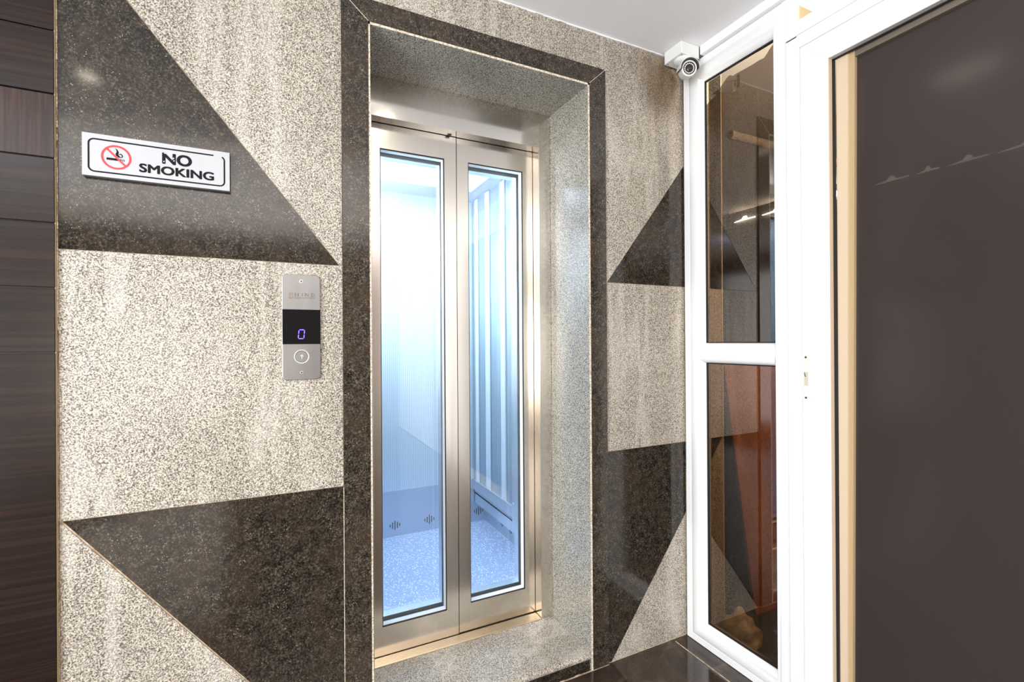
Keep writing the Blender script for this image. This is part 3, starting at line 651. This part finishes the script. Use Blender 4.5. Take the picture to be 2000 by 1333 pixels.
# ================================================================= BEYOND THE WINDOW
struct('floor_yard', B(((1.05, -2.3, ZF-.09), (3.2, 3.2, ZF-.01))), mat('yard_concrete', (.05, .042, .035), .8))
struct('ceiling_yard', B(((1.13, -1.0, .84), (2.7, 2.35, .88))), mat('yard_soffit', (.80, .76, .70), .8))
wo = tag(empty('wall_outer', (1.11, 1.0, ZF)), kind='structure')
bm = bmesh.new(); box(bm, (1.036, 1.0, .152), (1.182, 1.0099, .83)); obj('dark_granite_slab', bm, GD, wo)
def oslab(pts, m, nm):
    bm = bmesh.new(); prism(bm, pts, 'y', 1.0, 1.0099); obj(nm, bm, m, wo)
oslab([(1.036, .151), (1.182, .151), (1.182, -.235), (1.117, -.078), (1.036, .12)], GOUT, 'light_granite_slab')
oslab([(1.036, .119), (1.1165, -.079), (1.182, -.236), (1.182, -.286), (1.036, -.286)], GOUT, 'light_granite_slab')
oslab([(1.036, -.2866), (1.181, -.2866), (1.124, -.365), (1.036, -.365)], GD, 'dark_granite_slab')
oslab([(1.036, -.3656), (1.124, -.3656), (1.182, -.2872), (1.182, ZF), (1.036, ZF)], GOUT, 'light_granite_slab')
obj('corner_bead', B(((1.1825, .998, ZF), (1.1860, 1.0099, .83))), CREAM, wo)
struct('wall_far', B(((2.7, -2.3, ZF-.1), (2.75, 3.2, 1.2))), DARKR)
struct('wall_side', B(((1.10, 1.201, ZF-.1), (1.186, 2.35, .84))), DARKR)
struct('wall_parapet', B(((1.32, 1.0885, ZF-.02), (1.72, 1.13, -.12))), DARKR)
struct('wall_shed', B(((1.10, 2.35, ZF-.1), (2.7, 2.40, .9))), mat('shed_render', (.035, .03, .028), .8))
pb = tag(empty('leaning_board', (1.33, .95, ZF)), 'red-brown plywood board leaning behind the lower window pane', 'board')
bm = bmesh.new(); bo_ = [bm.verts.new(p) for p in ((1.2780, 1.077, -.050), (1.3050, .985, -.842), (1.70, .985, -.842), (1.70, 1.077, -.050), (1.2780, 1.087, -.051), (1.3050, .995, -.842), (1.70, .995, -.842), (1.70, 1.087, -.051))]
for f in ((0, 1, 2, 3), (4, 7, 6, 5), (0, 4, 5, 1), (1, 5, 6, 2), (2, 6, 7, 3), (3, 7, 4, 0)): bm.faces.new([bo_[k] for k in f])
obj('board_panel', bm, PLY, pb)
sp = bmesh.new(); bmesh.ops.create_icosphere(sp, subdivisions=4, radius=1)
for v in sp.verts:
    n = v.co.copy(); k = 1+.16*math.sin(n.x*5+1)*math.cos(n.y*4)+.08*math.sin(n.y*11+n.z*7)
    v.co = Vector((1.165+n.x*.045*k, .930+n.y*.055*k, ZF-.012+max(0, n.z)*.075*k))
tag(obj('sand_heap', sp, SAND, origin=(1.165, .93, ZF)), 'small heap of pale sand behind bottom corner of the window', 'sand heap', kind='stuff')
for i, (x, y, s_, lb) in enumerate(((1.14, .745, .035, 'black rubble lump lying against the window foot, nearer the corner'), (1.15, .63, .04, 'black rubble lump lying behind the window foot, nearer the post'), (1.245, 1.03, .026, 'dark rubble lump standing between granite strip and plywood board'))):
    sp = bmesh.new(); bmesh.ops.create_icosphere(sp, subdivisions=3, radius=1)
    for v in sp.verts:
        n = v.co.copy(); k = 1+.25*math.sin(n.x*4+i)*math.cos(n.y*5+i)+.12*math.sin(n.z*9)
        v.co = Vector((x+n.x*s_*k, y+n.y*s_*k, ZF-.01+s_*.6+n.z*s_*.65*k*(1 if i < 2 else 2.2)))
    tag(obj('rubble', sp, SLATE, origin=(x, y, ZF)), lb, 'rubble')
bm = bmesh.new(); lathe(bm, (1.25, 1.022, .634), (1, 0, 0), [(.013, 0), (.013, .70)], 18)
box(bm, (1.68, 1.018, .63), (1.688, 1.026, .84)); box(bm, (1.85, 1.018, .63), (1.858, 1.026, .84))
tag(obj('drain_pipe', bm, PIPE, origin=(1.6, 1.02, .634), smooth=True), 'pale horizontal pipe seen through the upper window pane', 'pipe')
gp = bmesh.new(); random.seed(11); y = .55
while y < 2.05:
    l_ = random.uniform(.06, .2)
    prism(gp, [(y, .776), (y+l_, .774), (y+l_*.62, .782), (y+l_*.55, .798), (y+l_*.42, .798), (y+l_*.36, .781), (y, .780)], 'x', 2.690, 2.697); y += l_+random.uniform(.01, .05)
struct('daylight_strip', gp, DAY)  # glowing strip stands for daylight through a roof gap
yl = tag(empty('added_yard_lamp', (1.22, .20, .84)), 'added unseen bulb on a cord, lighting the space outside', 'lamp')  # added out of view to carry the outside light
bm = bmesh.new(); lathe(bm, (1.22, .20, .84), (0, 0, -1), [(0, 0), (.02, 0), (.02, .01), (.003, .012), (.003, .30), (.014, .305), (.014, .33), (0, .331)], 16); obj('lamp_cord', bm, PLASTIC, yl)
# ================================================================= THE REST OF THE LOBBY (behind the photographer, seen in reflections)
struct('wall_entrance', B(((-2.3, -2.3, ZF), (-2.25, -1.3, CZ)), ((-2.3, .4, ZF), (-2.25, 1.05, CZ)), ((-2.3, -1.3, .6), (-2.25, .4, CZ))), BROWNR)
struct('wall_rear', B(((-2.3, -2.3, ZF), (1.05, -2.25, CZ))), BROWNR)
for i, (x, y) in enumerate(((.39, .37), (.41, .24), (-.5, .2), (-.95, -.55))):
    t = tag(empty('ceiling_spotlight', (x, y, CZ)), ('round recessed ceiling spotlight in front of the lift, nearer the door', 'round recessed ceiling spotlight in front of the lift, farther from the door', 'round recessed ceiling spotlight near the timber wall', 'round recessed ceiling spotlight nearest the entrance')[i], 'ceiling light', 'recessed ceiling spotlights')
    bm = bmesh.new(); lathe(bm, (x, y, CZ), (0, 0, -1), [(.030, 0), (.030, .003), (.024, .005), (.022, .002), (.022, 0)], 28); obj('trim_ring', bm, PLASTIC, t, smooth=True)
    bm = bmesh.new(); lathe(bm, (x, y, CZ), (0, 0, -1), [(0, .0015), (.0215, .0015), (.0215, 0)], 24); obj('lamp_lens', bm, SPOTL, t)
t = tag(empty('ceiling_panel_lamp', (.30, .66, CZ)), 'small square LED ceiling panel right in front of the lift header', 'ceiling light')
obj('panel_lens', B(((.265, .60, CZ-.004), (.335, .74, CZ-.001))), LAMP, t); 
bm = bmesh.new(); ring(bm, (.255, .345, .59, .75), (.265, .335, .60, .74), [(0, CZ-.0005), (0, CZ-.006), (1, CZ-.006), (1, CZ-.0005)])
for v in bm.verts: v.co = Vector((v.co.y, v.co.z, v.co.x))
obj('panel_frame', bm, PLASTIC, t)
for o in bpy.data.objects:
    if '_o' in o: del o['_o']
